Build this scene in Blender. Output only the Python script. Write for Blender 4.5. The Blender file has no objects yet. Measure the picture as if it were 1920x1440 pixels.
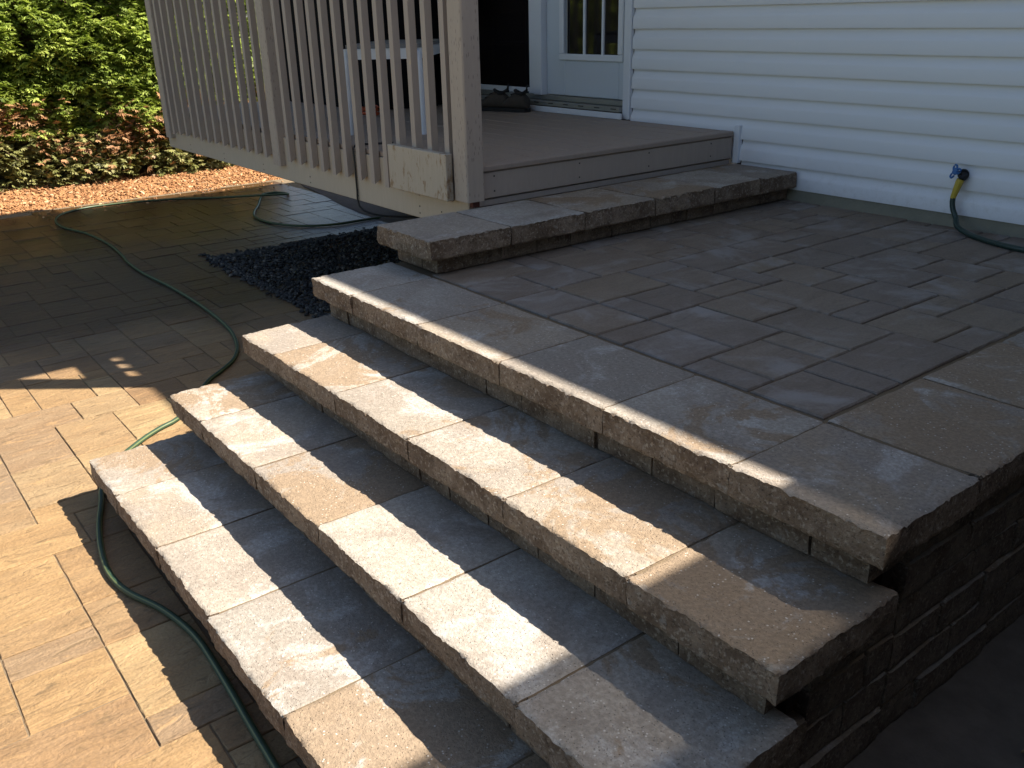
import bpy, bmesh, math, random
import numpy as np
from mathutils import Vector, Matrix, noise

# ------------------------------------------------------------------ camera, world, sun, exposure
scene = bpy.context.scene
C = scene.collection
cam_d = bpy.data.cameras.new('camera'); cam = bpy.data.objects.new('camera', cam_d); C.objects.link(cam)
# rows: camera right, down, forward in the world
R = ((0.61106032, 0.28886585, -0.73699512), (0.79128316, -0.2485719, 0.55864387), (-0.02182314, -0.92453693, -0.38046711))
right = Vector((R[0][0], R[1][0], R[2][0])); down = Vector((R[0][1], R[1][1], R[2][1])); fwd = Vector((R[0][2], R[1][2], R[2][2]))
m = Matrix((( right.x, -down.x, -fwd.x, 0.0), (right.y, -down.y, -fwd.y, 0.0), (right.z, -down.z, -fwd.z, 1.70), (0, 0, 0, 1)))
cam.matrix_world = m
cam_d.sensor_width = 36.0; cam_d.lens = 1689.79/1920*36.0
cam_d.clip_start = 0.02; cam_d.clip_end = 2000
scene.camera = cam
scene.render.resolution_x = 1024; scene.render.resolution_y = 768

SUN = Vector((0.57, 0.725, 1.0)).normalized()            # towards the sun
world = bpy.data.worlds.new('World'); scene.world = world; world.use_nodes = True
wn = world.node_tree.nodes; wl = world.node_tree.links
bg = wn['Background']
sky = wn.new('ShaderNodeTexSky'); sky.sky_type = 'NISHITA'; sky.sun_disc = False
sky.sun_elevation = math.asin(SUN.z); sky.sun_rotation = math.atan2(SUN.x, SUN.y)
sky.air_density = 1.0; sky.dust_density = 1.3; sky.ozone_density = 1.2
wl.new(sky.outputs[0], bg.inputs[0]); bg.inputs[1].default_value = 0.066
sun_d = bpy.data.lights.new('sun', 'SUN'); sun_d.energy = 5.0; sun_d.angle = math.radians(0.53); sun_d.color = (1.0, 0.94, 0.85)
sun = bpy.data.objects.new('sun', sun_d); C.objects.link(sun)
sun.rotation_euler = (-SUN).to_track_quat('-Z', 'Y').to_euler()
sun.location = (6, 8, 12)
vs = scene.view_settings
vs.view_transform = 'Standard'; vs.look = 'None'; vs.exposure = 1.48; vs.gamma = 1.0; vs.use_curve_mapping = False
try:
    scene.cycles.max_bounces = 8; scene.cycles.diffuse_bounces = 5
except Exception: pass

rnd = random.Random(7)

# ------------------------------------------------------------------ materials
class NT:
    def __init__(s, name):
        s.m = bpy.data.materials.new(name); s.m.use_nodes = True
        s.t = s.m.node_tree; s.n = s.t.nodes; s.l = s.t.links
        s.p = s.n['Principled BSDF']
    def add(s, typ, **kw):
        n = s.n.new(typ)
        for k, v in kw.items(): setattr(n, k, v)
        return n
    def link(s, a, b): s.l.new(a, b)
    def val(s, sock, v):
        if isinstance(v, (int, float)): sock.default_value = v
        elif isinstance(v, (tuple, list)):
            sock.default_value = tuple(v) + ((1.0,) if len(v) == 3 and sock.type == 'RGBA' else ())
        else: s.l.new(v, sock)
    def math(s, op, a, b=0.0, clamp=False):
        n = s.add('ShaderNodeMath', operation=op, use_clamp=clamp); s.val(n.inputs[0], a); s.val(n.inputs[1], b); return n.outputs[0]
    def vmath(s, op, a, b):
        n = s.add('ShaderNodeVectorMath', operation=op); s.val(n.inputs[0], a); s.val(n.inputs[1], b); return n.outputs[0]
    def noise(s, vec, scale, detail=4.0, rough=0.55, dist=0.0):
        n = s.add('ShaderNodeTexNoise'); s.val(n.inputs['Vector'], vec); n.inputs['Scale'].default_value = scale
        n.inputs['Detail'].default_value = detail; n.inputs['Roughness'].default_value = rough; n.inputs['Distortion'].default_value = dist
        return n.outputs['Fac']
    def voro(s, vec, scale):
        n = s.add('ShaderNodeTexVoronoi'); s.val(n.inputs['Vector'], vec); n.inputs['Scale'].default_value = scale
        return n
    def step(s, x, a, b, lo=0.0, hi=1.0):
        n = s.add('ShaderNodeMapRange', interpolation_type='SMOOTHSTEP'); s.val(n.inputs[0], x)
        for i, v in ((1, a), (2, b), (3, lo), (4, hi)): n.inputs[i].default_value = v
        return n.outputs[0]
    def mix(s, f, a, b, mode='MIX'):
        n = s.add('ShaderNodeMix', data_type='RGBA', blend_type=mode); s.val(n.inputs[0], f); s.val(n.inputs[6], a); s.val(n.inputs[7], b); return n.outputs[2]
    def ramp(s, f, stops):
        n = s.add('ShaderNodeValToRGB'); s.val(n.inputs[0], f); e = n.color_ramp.elements
        while len(e) > 1: e.remove(e[-1])
        e[0].position = stops[0][0]; e[0].color = tuple(stops[0][1]) + (1,)
        for p, c in stops[1:]:
            k = e.new(p); k.color = tuple(c) + (1,)
        return n.outputs[0]
    def bump(s, h, strength, dist, prev=None):
        n = s.add('ShaderNodeBump'); s.val(n.inputs['Height'], h); n.inputs['Strength'].default_value = strength; n.inputs['Distance'].default_value = dist
        if prev is not None: s.link(prev, n.inputs['Normal'])
        return n.outputs[0]
    def pos(s): return s.add('ShaderNodeNewGeometry').outputs['Position']
    def rand(s): return s.add('ShaderNodeObjectInfo').outputs['Random']
    def randvec(s, k=37.0):
        r = s.rand(); c = s.add('ShaderNodeCombineXYZ')
        s.link(s.math('MULTIPLY', r, k), c.inputs[0]); s.link(s.math('MULTIPLY', r, k*1.7), c.inputs[1]); s.link(s.math('MULTIPLY', r, k*0.6), c.inputs[2])
        return c.outputs[0]
    def opos(s): return s.vmath('ADD', s.pos(), s.randvec())
    def scale(s, v, sx, sy, sz): return s.vmath('MULTIPLY', v, (sx, sy, sz))
    def out(s, color=None, rough=None, normal=None, spec=None):
        if color is not None: s.val(s.p.inputs['Base Color'], color)
        if rough is not None: s.val(s.p.inputs['Roughness'], rough)
        if normal is not None: s.link(normal, s.p.inputs['Normal'])
        if spec is not None: s.val(s.p.inputs['Specular IOR Level'], spec)
        return s.m

def plain(name, col, rough=0.6, var=0.12, scale=6.0, metal=0.0, spec=0.5):
    t = NT(name); v = t.opos(); n = t.noise(v, scale, 5)
    c = t.mix(n, tuple(x*(1-var) for x in col), tuple(min(1, x*(1+var)) for x in col))
    t.p.inputs['Metallic'].default_value = metal
    return t.out(c, rough, t.bump(t.noise(v, scale*12, 3), 0.15, 0.002), spec)

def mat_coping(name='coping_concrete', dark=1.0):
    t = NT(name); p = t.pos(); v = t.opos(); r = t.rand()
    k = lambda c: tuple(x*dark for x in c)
    base = t.ramp(r, [(0.0, k((0.43, 0.385, 0.32))), (0.22, k((0.36, 0.27, 0.18))), (0.42, k((0.45, 0.41, 0.35))), (0.6, k((0.31, 0.275, 0.23))), (0.8, k((0.41, 0.335, 0.25))), (1.0, k((0.47, 0.425, 0.36)))])
    blot = t.noise(v, 3.2, 6, 0.6, 0.4)
    c = t.mix(t.step(blot, 0.38, 0.66), base, k((0.32, 0.27, 0.22)))
    # pale bloom patches and sandy brown stain, each with its own outline
    bloom = t.step(t.noise(t.vmath('ADD', v, (9.1, 3.0, 0)), 4.0, 7, 0.66, 0.6), 0.52, 0.64, 0.0, 0.6)
    c = t.mix(bloom, c, k((0.56, 0.52, 0.47)))
    r2 = t.math('FRACT', t.math('MULTIPLY', r, 17.31))
    st = t.step(t.math('ADD', t.noise(t.vmath('ADD', v, (3.3, 17.0, 2.0)), 3.0, 8, 0.72, 0.9), t.math('MULTIPLY', t.math('SUBTRACT', r2, 0.6), 0.30)), 0.52, 0.58, 0.0, 0.85)
    c = t.mix(st, c, k((0.31, 0.215, 0.13)))
    fine = t.noise(p, 90, 3, 0.6)
    c = t.mix(t.step(fine, 0.35, 0.7), t.mix(0.35, c, (0.1, 0.075, 0.05)), c)
    sp = t.voro(p, 75.0).outputs['Distance']
    gate = t.step(t.noise(p, 21, 2), 0.48, 0.56)
    c = t.mix(t.math('MULTIPLY', t.step(sp, 0.10, 0.22, 0.75, 0.0), gate), c, k((0.66, 0.6, 0.52)))
    sp2 = t.voro(t.vmath('ADD', p, (4.4, 1.2, 7.7)), 110.0).outputs['Distance']
    c = t.mix(t.step(sp2, 0.07, 0.17, 0.7, 0.0), c, k((0.12, 0.085, 0.06)))
    # vertical split faces: browner raw concrete
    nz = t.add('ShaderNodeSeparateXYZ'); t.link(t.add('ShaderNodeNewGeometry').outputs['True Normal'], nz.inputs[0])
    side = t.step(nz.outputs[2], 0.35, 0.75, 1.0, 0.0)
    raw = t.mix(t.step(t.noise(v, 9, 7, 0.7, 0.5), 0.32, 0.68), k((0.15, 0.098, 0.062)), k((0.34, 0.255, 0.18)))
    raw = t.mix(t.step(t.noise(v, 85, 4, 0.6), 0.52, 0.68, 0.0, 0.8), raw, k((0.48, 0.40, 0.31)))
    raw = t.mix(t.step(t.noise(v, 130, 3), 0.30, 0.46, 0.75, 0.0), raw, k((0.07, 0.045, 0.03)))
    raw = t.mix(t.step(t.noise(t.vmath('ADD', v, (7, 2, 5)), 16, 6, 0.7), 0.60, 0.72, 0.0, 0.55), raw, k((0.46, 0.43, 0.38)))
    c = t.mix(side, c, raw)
    h = t.math('ADD', t.noise(p, 170, 4, 0.65), t.math('MULTIPLY', t.noise(p, 70, 6, 0.72), t.math('MULTIPLY', side, 4.0)))
    h = t.math('SUBTRACT', h, t.step(sp2, 0.07, 0.2, 1.6, 0.0))
    b = t.bump(h, 0.75, 0.005)
    rg = t.math('SUBTRACT', 0.82, t.math('MULTIPLY', st, 0.12))
    return t.out(c, rg, b, 0.35)

def mat_paver(name, cols, streak_axis, wet=False, joint=None, grey_haze=0.0):
    t = NT(name); p = t.pos(); v = t.opos(); r = t.rand()
    base = t.ramp(r, [(i/(len(cols)-1), c) for i, c in enumerate(cols)])
    fade = 0.5 if grey_haze else 1.0
    sv = t.scale(v, 3.2, 1.0, 1.0) if streak_axis == 'y' else t.scale(v, 1.0, 3.2, 1.0)
    wob = t.noise(sv, 2.2, 8, 0.62, 1.1)
    c = t.mix(t.step(wob, 0.3, 0.72), t.mix(0.42, base, (cols[1][0]*0.45, cols[1][1]*0.36, cols[1][2]*0.30)), base)
    vein = t.noise(t.vmath('ADD', sv, (5.0, 2.0, 0.0)), 7.5, 7, 0.68, 1.3)
    c = t.mix(t.step(vein, 0.54, 0.66, 0.0, 0.5*fade), c, tuple(min(1, x*1.22) for x in cols[-1]))
    c = t.mix(t.step(vein, 0.33, 0.45, 0.75*fade, 0.0), c, tuple(x*0.42 for x in cols[1]))
    c = t.mix(t.step(t.noise(p, 120, 3), 0.3, 0.7, 0.22, 0.0), c, (0.06, 0.04, 0.03))
    if grey_haze:
        hz = t.step(t.noise(t.vmath('ADD', v, (2.0, 8.0, 1.0)), 3.5, 6, 0.66, 0.5), 0.50, 0.68, 0.0, grey_haze)
        c = t.mix(hz, c, (0.36, 0.34, 0.32))
    hgt = t.math('ADD', t.math('MULTIPLY', vein, 1.4), t.math('ADD', wob, t.math('MULTIPLY', t.noise(p, 70, 4), 0.35)))
    rough = 0.72
    if wet:
        sx = t.add('ShaderNodeSeparateXYZ'); t.link(p, sx.inputs[0])
        nn = t.math('MULTIPLY', t.math('SUBTRACT', t.noise(p, 1.1, 5, 0.6, 0.4), 0.5), 1.2)
        w = t.step(t.math('ADD', sx.outputs[0], nn), -5.75, -4.95, 1.0, 0.0)
        pud = t.step(t.math('ADD', sx.outputs[0], t.math('MULTIPLY', nn, 1.3)), -8.0, -6.9, 1.0, 0.0)
        c = t.mix(w, c, t.mix(1.0, c, (0.27, 0.225, 0.19), 'MULTIPLY'))
        rough = t.math('SUBTRACT', t.math('SUBTRACT', 0.72, t.math('MULTIPLY', w, 0.34)), t.math('MULTIPLY', pud, 0.10))
        bmp = t.add('ShaderNodeBump'); t.link(hgt, bmp.inputs['Height'])
        t.link(t.step(pud, 0.0, 1.0, 1.0, 0.5), bmp.inputs['Strength']); bmp.inputs['Distance'].default_value = 0.009
        return t.out(c, rough, bmp.outputs[0], 0.5)
    return t.out(c, rough, t.bump(hgt, 0.5, 0.004), 0.35)

def mat_paint(name, col, worn=True, incise=False, rust=False):
    t = NT(name); p = t.pos(); v = t.opos()
    g = t.noise(t.scale(v, 9, 9, 1.2), 7, 5, 0.6)
    c = t.mix(g, tuple(x*0.86 for x in col), tuple(x*1.06 for x in col))
    h = g
    if worn:
        w = t.step(t.noise(t.vmath('ADD', v, (1, 7, 4)), 5.0, 8, 0.72), 0.66, 0.70)
        c = t.mix(t.math('MULTIPLY', w, 0.55), c, (0.52, 0.40, 0.24))
        d = t.step(t.noise(t.scale(v, 3, 3, 1), 22, 4, 0.7), 0.70, 0.76, 0.0, 0.75)
        c = t.mix(d, c, (0.10, 0.07, 0.05))
    if rust:
        q = t.step(t.noise(t.scale(v, 3.0, 1, 1.0), 9.0, 6, 0.7, 0.5), 0.52, 0.64, 0.0, 0.8)
        c = t.mix(q, c, (0.24, 0.12, 0.035))
    if incise:
        w2 = t.voro(t.scale(p, 1, 1, 0.22), 95.0).outputs['Distance']
        k = t.step(w2, 0.13, 0.25, 1.0, 0.0)
        c = t.mix(t.math('MULTIPLY', k, 0.6), c, (0.12, 0.095, 0.09))
        h = t.math('SUBTRACT', g, t.math('MULTIPLY', k, 1.5))
    return t.out(c, 0.62, t.bump(h, 0.35, 0.002), 0.35)

def mat_siding():
    t = NT('white_vinyl'); p = t.pos()
    n = t.noise(t.scale(p, 0.6, 1, 2.0), 2.0, 5)
    c = t.mix(n, (0.76, 0.77, 0.79), (0.84, 0.845, 0.85))
    d = t.step(t.noise(t.scale(p, 1, 1, 6), 3.0, 7, 0.7), 0.62, 0.78, 0.0, 0.16)
    c = t.mix(d, c, (0.42, 0.40, 0.34))
    sz = t.add('ShaderNodeSeparateXYZ'); t.link(p, sz.inputs[0])
    spl = t.math('MULTIPLY', t.step(sz.outputs[2], 0.76, 1.0, 1.0, 0.0), t.step(t.noise(p, 30, 8, 0.8), 0.46, 0.72, 0.0, 0.22))
    c = t.mix(spl, c, (0.36, 0.31, 0.23))
    return t.out(c, 0.45, t.bump(t.noise(t.scale(p, 3, 3, 40), 8, 3), 0.12, 0.001), 0.4)

def mat_leaf(name, cols, trans=0.35):
    t = NT(name); at = t.add('ShaderNodeAttribute', attribute_name='tint'); f = at.outputs['Fac']
    c = t.ramp(f, [(i/(len(cols)-1), c) for i, c in enumerate(cols)])
    t.val(t.p.inputs['Base Color'], c); t.p.inputs['Roughness'].default_value = 0.55
    tr = t.add('ShaderNodeBsdfTranslucent'); t.link(t.mix(0.5, c, (1, 1, 0.6), 'MULTIPLY'), tr.inputs[0])
    mx = t.add('ShaderNodeMixShader'); mx.inputs[0].default_value = trans
    o = [n for n in t.n if n.type == 'OUTPUT_MATERIAL'][0]
    t.link(t.p.outputs[0], mx.inputs[1]); t.link(tr.outputs[0], mx.inputs[2]); t.link(mx.outputs[0], o.inputs[0])
    return t.m

def mat_glass_dark(name='door_glass'):
    t = NT(name); c = t.mix(t.noise(t.pos(), 0.8, 2), (0.008, 0.008, 0.009), (0.016, 0.011, 0.010))
    return t.out(c, 0.06, None, 0.5)

def mat_sheer(name, through):
    t = NT(name); tr = t.add('ShaderNodeBsdfTransparent'); mx = t.add('ShaderNodeMixShader'); mx.inputs[0].default_value = through
    o = [n for n in t.n if n.type == 'OUTPUT_MATERIAL'][0]
    t.val(t.p.inputs['Base Color'], t.mix(t.noise(t.pos(), 3), (0.40, 0.41, 0.42), (0.5, 0.5, 0.5))); t.p.inputs['Roughness'].default_value = 0.5
    t.link(t.p.outputs[0], mx.inputs[1]); t.link(tr.outputs[0], mx.inputs[2]); t.link(mx.outputs[0], o.inputs[0])
    return t.m

def mat_tint(name, stops, rough=0.85):
    t = NT(name); at = t.add('ShaderNodeAttribute', attribute_name='tint')
    c = t.ramp(at.outputs['Fac'], stops); p = t.pos()
    c = t.mix(t.noise(p, 60, 4), t.mix(0.3, c, (0, 0, 0)), c)
    return t.out(c, rough, t.bump(t.noise(p, 120, 3), 0.4, 0.003), 0.3)

def mat_soil(name, a, b, scale=8, rough=0.95):
    t = NT(name); p = t.pos(); n = t.noise(p, scale, 8, 0.65)
    c = t.mix(n, a, b)
    return t.out(c, rough, t.bump(t.noise(p, scale*5, 6, 0.7), 0.6, 0.01), 0.2)

M = dict(
    coping=mat_coping(),
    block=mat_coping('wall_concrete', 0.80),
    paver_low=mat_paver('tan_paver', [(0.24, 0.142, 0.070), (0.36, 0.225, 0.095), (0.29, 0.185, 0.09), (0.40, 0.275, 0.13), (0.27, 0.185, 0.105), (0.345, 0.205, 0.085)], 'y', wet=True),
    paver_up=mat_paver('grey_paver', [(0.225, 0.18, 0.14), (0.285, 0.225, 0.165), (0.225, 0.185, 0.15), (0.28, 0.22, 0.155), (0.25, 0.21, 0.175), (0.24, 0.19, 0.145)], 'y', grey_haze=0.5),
    block_shaded=mat_coping('shaded_wall_concrete', 0.62),  # wall concrete darkened again, the flank's shade put into the colour
    shade_ground=mat_soil('shaded_ground', (0.06, 0.05, 0.04), (0.20, 0.16, 0.125), 9),  # ground tone darkened to carry the shade beside the wall
    grit=mat_soil('joint_grit', (0.22, 0.18, 0.13), (0.40, 0.33, 0.25), 60),
    sand=mat_soil('joint_sand', (0.13, 0.10, 0.065), (0.25, 0.18, 0.11), 30),
    bed=mat_soil('bedding', (0.10, 0.08, 0.06), (0.20, 0.15, 0.10), 20),
    core=mat_soil('core', (0.06, 0.05, 0.04), (0.10, 0.08, 0.07), 10),
    taupe=mat_paint('taupe_paint', (0.42, 0.345, 0.285)),
    taupe_plain=mat_paint('taupe_plain', (0.42, 0.36, 0.31), False),
    taupe_post=mat_paint('taupe_post', (0.44, 0.36, 0.29), True, True),
    cream=mat_paint('cream_paint', (0.50, 0.42, 0.32)),
    stained=mat_paint('stained_cream', (0.50, 0.42, 0.32), True, False, True),
    floor_paint=mat_paint('deck_floor_paint', (0.36, 0.285, 0.23)),
    siding=mat_siding(),
    white=plain('white_trim', (0.74, 0.76, 0.79), 0.4, 0.05, 3),
    door=plain('door_paint', (0.60, 0.65, 0.70), 0.4, 0.04, 3),
    sill=plain('door_sill', (0.30, 0.30, 0.27), 0.4, 0.2, 12, 0.4),
    glass=mat_glass_dark(),
    found=mat_soil('foundation', (0.19, 0.185, 0.14), (0.30, 0.28, 0.21), 9),
    shingle=plain('shingles', (0.10, 0.095, 0.09), 0.9, 0.25, 20),
    soffit=plain('soffit', (0.5, 0.48, 0.45), 0.6, 0.08, 3),
    sheer=mat_sheer('dim_sun_panel', 0.29),
    hose=plain('green_hose', (0.022, 0.050, 0.024), 0.6, 0.25, 20),
    hose_dark=plain('dark_hose', (0.022, 0.045, 0.036), 0.4, 0.2, 20),
    stripe=plain('hose_stripe', (0.12, 0.14, 0.045), 0.45, 0.2, 20),
    yellow=plain('yellow_rubber', (0.55, 0.40, 0.05), 0.5, 0.08, 15),
    blue=plain('blue_handle', (0.03, 0.13, 0.35), 0.4, 0.15, 20),
    black=plain('black_plastic', (0.014, 0.014, 0.015), 0.55, 0.2, 10),
    cloth=plain('black_cover', (0.010, 0.010, 0.011), 0.9, 0.3, 6, spec=0.1),
    whitemetal=plain('white_metal', (0.72, 0.75, 0.80), 0.35, 0.04, 5),
    greytop=plain('grey_tabletop', (0.20, 0.20, 0.20), 0.5, 0.1, 8),
    orange=plain('orange_cord', (0.5, 0.08, 0.015), 0.5, 0.1, 10),
    leather=plain('brown_leather', (0.055, 0.042, 0.030), 0.75, 0.35, 25),
    sole=plain('black_sole', (0.012, 0.011, 0.010), 0.8, 0.2, 20),
    bark=mat_soil('bark', (0.10, 0.065, 0.04), (0.22, 0.15, 0.10), 25),
    lawn=mat_soil('dry_lawn', (0.09, 0.11, 0.035), (0.20, 0.20, 0.08), 6),
    shade_wall=plain('shade_wall_dark', (0.10, 0.065, 0.05), 0.9, 0.3, 12),  # dark tone for the unseen wing, chosen to cut bounced light
    soil=mat_soil('soil', (0.085, 0.068, 0.058), (0.13, 0.105, 0.09), 12),
    mulchbase=mat_soil('mulch_base', (0.22, 0.105, 0.045), (0.42, 0.22, 0.095), 25),
    chipleaf=plain('dry_leaf', (0.30, 0.20, 0.09), 0.8, 0.3, 40),
    rust=plain('rusty_wood', (0.10, 0.035, 0.025), 0.9, 0.3, 20),
    gravel=mat_tint('slate_gravel', [(0.0, (0.020, 0.019, 0.018)), (0.6, (0.050, 0.047, 0.043)), (0.9, (0.09, 0.082, 0.072)), (1.0, (0.22, 0.19, 0.15))], 0.7),
    chips=mat_tint('bark_chips', [(0.0, (0.20, 0.085, 0.035)), (0.5, (0.42, 0.20, 0.08)), (0.85, (0.55, 0.31, 0.14)), (1.0, (0.62, 0.42, 0.24))]),
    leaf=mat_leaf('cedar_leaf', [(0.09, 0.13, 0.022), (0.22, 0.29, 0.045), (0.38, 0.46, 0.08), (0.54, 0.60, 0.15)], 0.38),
    leaf_mid=mat_leaf('dull_leaf', [(0.10, 0.10, 0.03), (0.24, 0.24, 0.07), (0.42, 0.38, 0.16)], 0.25),
    leaf_dead=mat_leaf('dead_leaf', [(0.17, 0.075, 0.03), (0.34, 0.17, 0.075), (0.50, 0.30, 0.15)], 0.2),
)

# ------------------------------------------------------------------ helpers
def link(o, parent=None):
    C.objects.link(o)
    if parent is not None: o.parent = parent
    return o
def mesh_obj(name, verts, faces, mat, parent=None, smooth=None, mats=None, fmat=None, tint=None):
    me = bpy.data.meshes.new(name); me.from_pydata(verts, [], faces); me.update()
    if mats:
        for k in mats: me.materials.append(M[k])
        me.polygons.foreach_set('material_index', fmat)
    else: me.materials.append(M[mat])
    if tint is not None:
        a = me.attributes.new('tint', 'FLOAT', 'FACE'); a.data.foreach_set('value', tint)
    if smooth is not None:
        me.polygons.foreach_set('use_smooth', [True]*len(me.polygons))
        if smooth < 180: me.set_sharp_from_angle(angle=math.radians(smooth))
    return link(bpy.data.objects.new(name, me), parent)
def tag(o, label=None, cat=None, group=None, kind=None):
    if label: o['label'] = label
    if cat: o['category'] = cat
    if group: o['group'] = group
    if kind: o['kind'] = kind
    return o
def empty(name, loc=(0, 0, 0), **kw):
    o = bpy.data.objects.new(name, None); o.empty_display_size = 0.1
    C.objects.link(o)
    # parts keep world coordinates, so the empty carries its place only as a custom note of its base
    return tag(o, **kw)
def box(name, x0, x1, y0, y1, z0, z1, mat, parent=None, bev=0.004):
    bm = bmesh.new(); bmesh.ops.create_cube(bm, size=1.0)
    for v in bm.verts:
        v.co = Vector((x0 + (v.co.x+.5)*(x1-x0), y0 + (v.co.y+.5)*(y1-y0), z0 + (v.co.z+.5)*(z1-z0)))
    if bev: bmesh.ops.bevel(bm, geom=bm.edges[:], offset=min(bev, 0.3*min(abs(x1-x0), abs(y1-y0), abs(z1-z0))), segments=1, affect='EDGES')
    bmesh.ops.recalc_face_normals(bm, faces=bm.faces[:])
    me = bpy.data.meshes.new(name); bm.to_mesh(me); bm.free(); me.materials.append(M[mat])
    return link(bpy.data.objects.new(name, me), parent)
def N(x, y, z, s, o=0.0): return noise.noise(Vector((x*s+o, y*s+o*1.3, z*s-o*0.7)))
def facet(x, y, z, s, o=0.0): return noise.voronoi(Vector((x*s+o, y*s+o*1.3, z*s-o*0.7)))[0][0]
def fbm(x, y, z, s, o=0.0):
    return N(x, y, z, s, o) + 0.5*N(x, y, z, s*2.1, o+11) + 0.25*N(x, y, z, s*4.3, o+23)

def lattice(name, xs, ys, zs, disp, mat, parent, smooth=40):
    idx = {}; V = []; F = []
    nx, ny, nz = len(xs)-1, len(ys)-1, len(zs)-1
    def vid(i, j, k):
        q = (i, j, k)
        if q not in idx:
            idx[q] = len(V); V.append(disp(i, j, k, nx, ny, nz, xs[i], ys[j], zs[k]))
        return idx[q]
    for i in range(nx):
        for j in range(ny):
            F.append((vid(i, j, nz), vid(i+1, j, nz), vid(i+1, j+1, nz), vid(i, j+1, nz)))
            F.append((vid(i, j, 0), vid(i, j+1, 0), vid(i+1, j+1, 0), vid(i+1, j, 0)))
    for i in range(nx):
        for k in range(nz):
            F.append((vid(i, 0, k), vid(i+1, 0, k), vid(i+1, 0, k+1), vid(i, 0, k+1)))
            F.append((vid(i, ny, k), vid(i, ny, k+1), vid(i+1, ny, k+1), vid(i+1, ny, k)))
    for j in range(ny):
        for k in range(nz):
            F.append((vid(0, j, k), vid(0, j, k+1), vid(0, j+1, k+1), vid(0, j+1, k)))
            F.append((vid(nx, j, k), vid(nx, j+1, k), vid(nx, j+1, k+1), vid(nx, j, k+1)))
    return mesh_obj(name, V, F, mat, parent, smooth)

def cuts(a, b, res, edge=None):
    """even cuts, with finer ones close to each end when edge is given"""
    L = b-a; n = max(1, int(round(L/res))); c = [a + L*i/n for i in range(n+1)]
    if edge:
        c = [a, a+edge, a+edge*2.6] + [x for x in c[1:-1] if a+edge*3.6 < x < b-edge*3.6] + [b-edge*2.6, b-edge, b]
    return c

def stone(name, x0, x1, y0, y1, z0, z1, rough, parent, mat='coping', amp=0.007, res=0.013, seed=None, chip=0.017, coarse=0.09):
    """cast stone with split faces on the sides named in rough ('x-','x+','y-','y+')"""
    s = seed if seed is not None else rnd.uniform(0, 500)
    rx = [q for q in rough if q[0] == 'x']; ry = [q for q in rough if q[0] == 'y']
    xs = cuts(x0, x1, res if ry else coarse, 0.007); ys = cuts(y0, y1, res if rx else coarse, 0.007)
    zs = cuts(z0, z1, max(0.012, res), 0.007)
    tw = [rnd.uniform(-1, 1)*0.0012 for _ in range(4)]
    def disp(i, j, k, nx, ny, nz, x, y, z):
        px, py, pz = x, y, z
        onx = 'x-' if i == 0 else ('x+' if i == nx else None)
        ony = 'y-' if j == 0 else ('y+' if j == ny else None)
        top = k == nz; bot = k == 0
        hz = (z-z0)/(z1-z0)
        e = 0
        if onx: e += 1
        if ony: e += 1
        if top or bot: e += 1
        fall = 0.075
        def split(fx, fy):
            return amp*0.7 + amp*0.5*fbm(fx, fy, z, 11, s) + amp*0.5*facet(fx, fy, z, 34, s)*(0.45 if top else 1.0) + amp*0.25*N(fx, fy, z, 85, s) + 0.006*(hz-0.6)**2 + (0.005 if bot else 0)
        for f in rough:      # the split face is pushed in, rows close behind it follow
            if f[0] == 'x':
                t_ = abs(x-(x0 if f == 'x-' else x1))
                if t_ < fall: px += (1 if f == 'x-' else -1)*split(x0 if f == 'x-' else x1, y)*(1-t_/fall)
            else:
                t_ = abs(y-(y0 if f == 'y-' else y1))
                if t_ < fall: py += (1 if f == 'y-' else -1)*split(x, y0 if f == 'y-' else y1)*(1-t_/fall)
        if onx and onx not in rough: px += (1 if onx == 'x-' else -1)*(0.0010 + 0.0014*N(x, y, z, 20, s)+0.0016*N(x, y, z, 60, s))
        if ony and ony not in rough: py += (1 if ony == 'y-' else -1)*(0.0012 + 0.0012*N(x, y, z, 20, s)+0.0012*N(x, y, z, 60, s))
        if top:
            pz += 0.0010*N(x, y, z, 7, s) + tw[0]*(x-x0) + tw[1]*(y-y0)
            near = min([abs(x-x0) if 'x-' in rough else 9, abs(x-x1) if 'x+' in rough else 9, abs(y-y0) if 'y-' in rough else 9, abs(y-y1) if 'y+' in rough else 9])
            if near < 0.0305 and chip:
                c = max(0.0, N(x, y, z, 42, s+5) + 0.35*N(x, y, z, 90, s) - 0.02)*chip*(1.0 if near < 0.001 else 0.45 if near < 0.009 else 0.14)
                pz -= c + (0.0022 if near < 0.001 else 0)
            elif e == 2: pz -= 0.0020 + 0.007*max(0, N(x, y, z, 33, s)-0.1)
            if e == 3: pz -= 0.002
        if bot and e >= 2: pz += 0.0015 + 0.0035*max(0, N(x, y, z, 30, s+3))
        if e == 3:   # worn corner
            if onx: px += (0.005 if onx == 'x-' else -0.005)
            if ony: py += (0.004 if ony == 'y-' else -0.004)
        return (px, py, pz)
    return lattice(name, xs, ys, zs, disp, mat, parent, 48)

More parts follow.
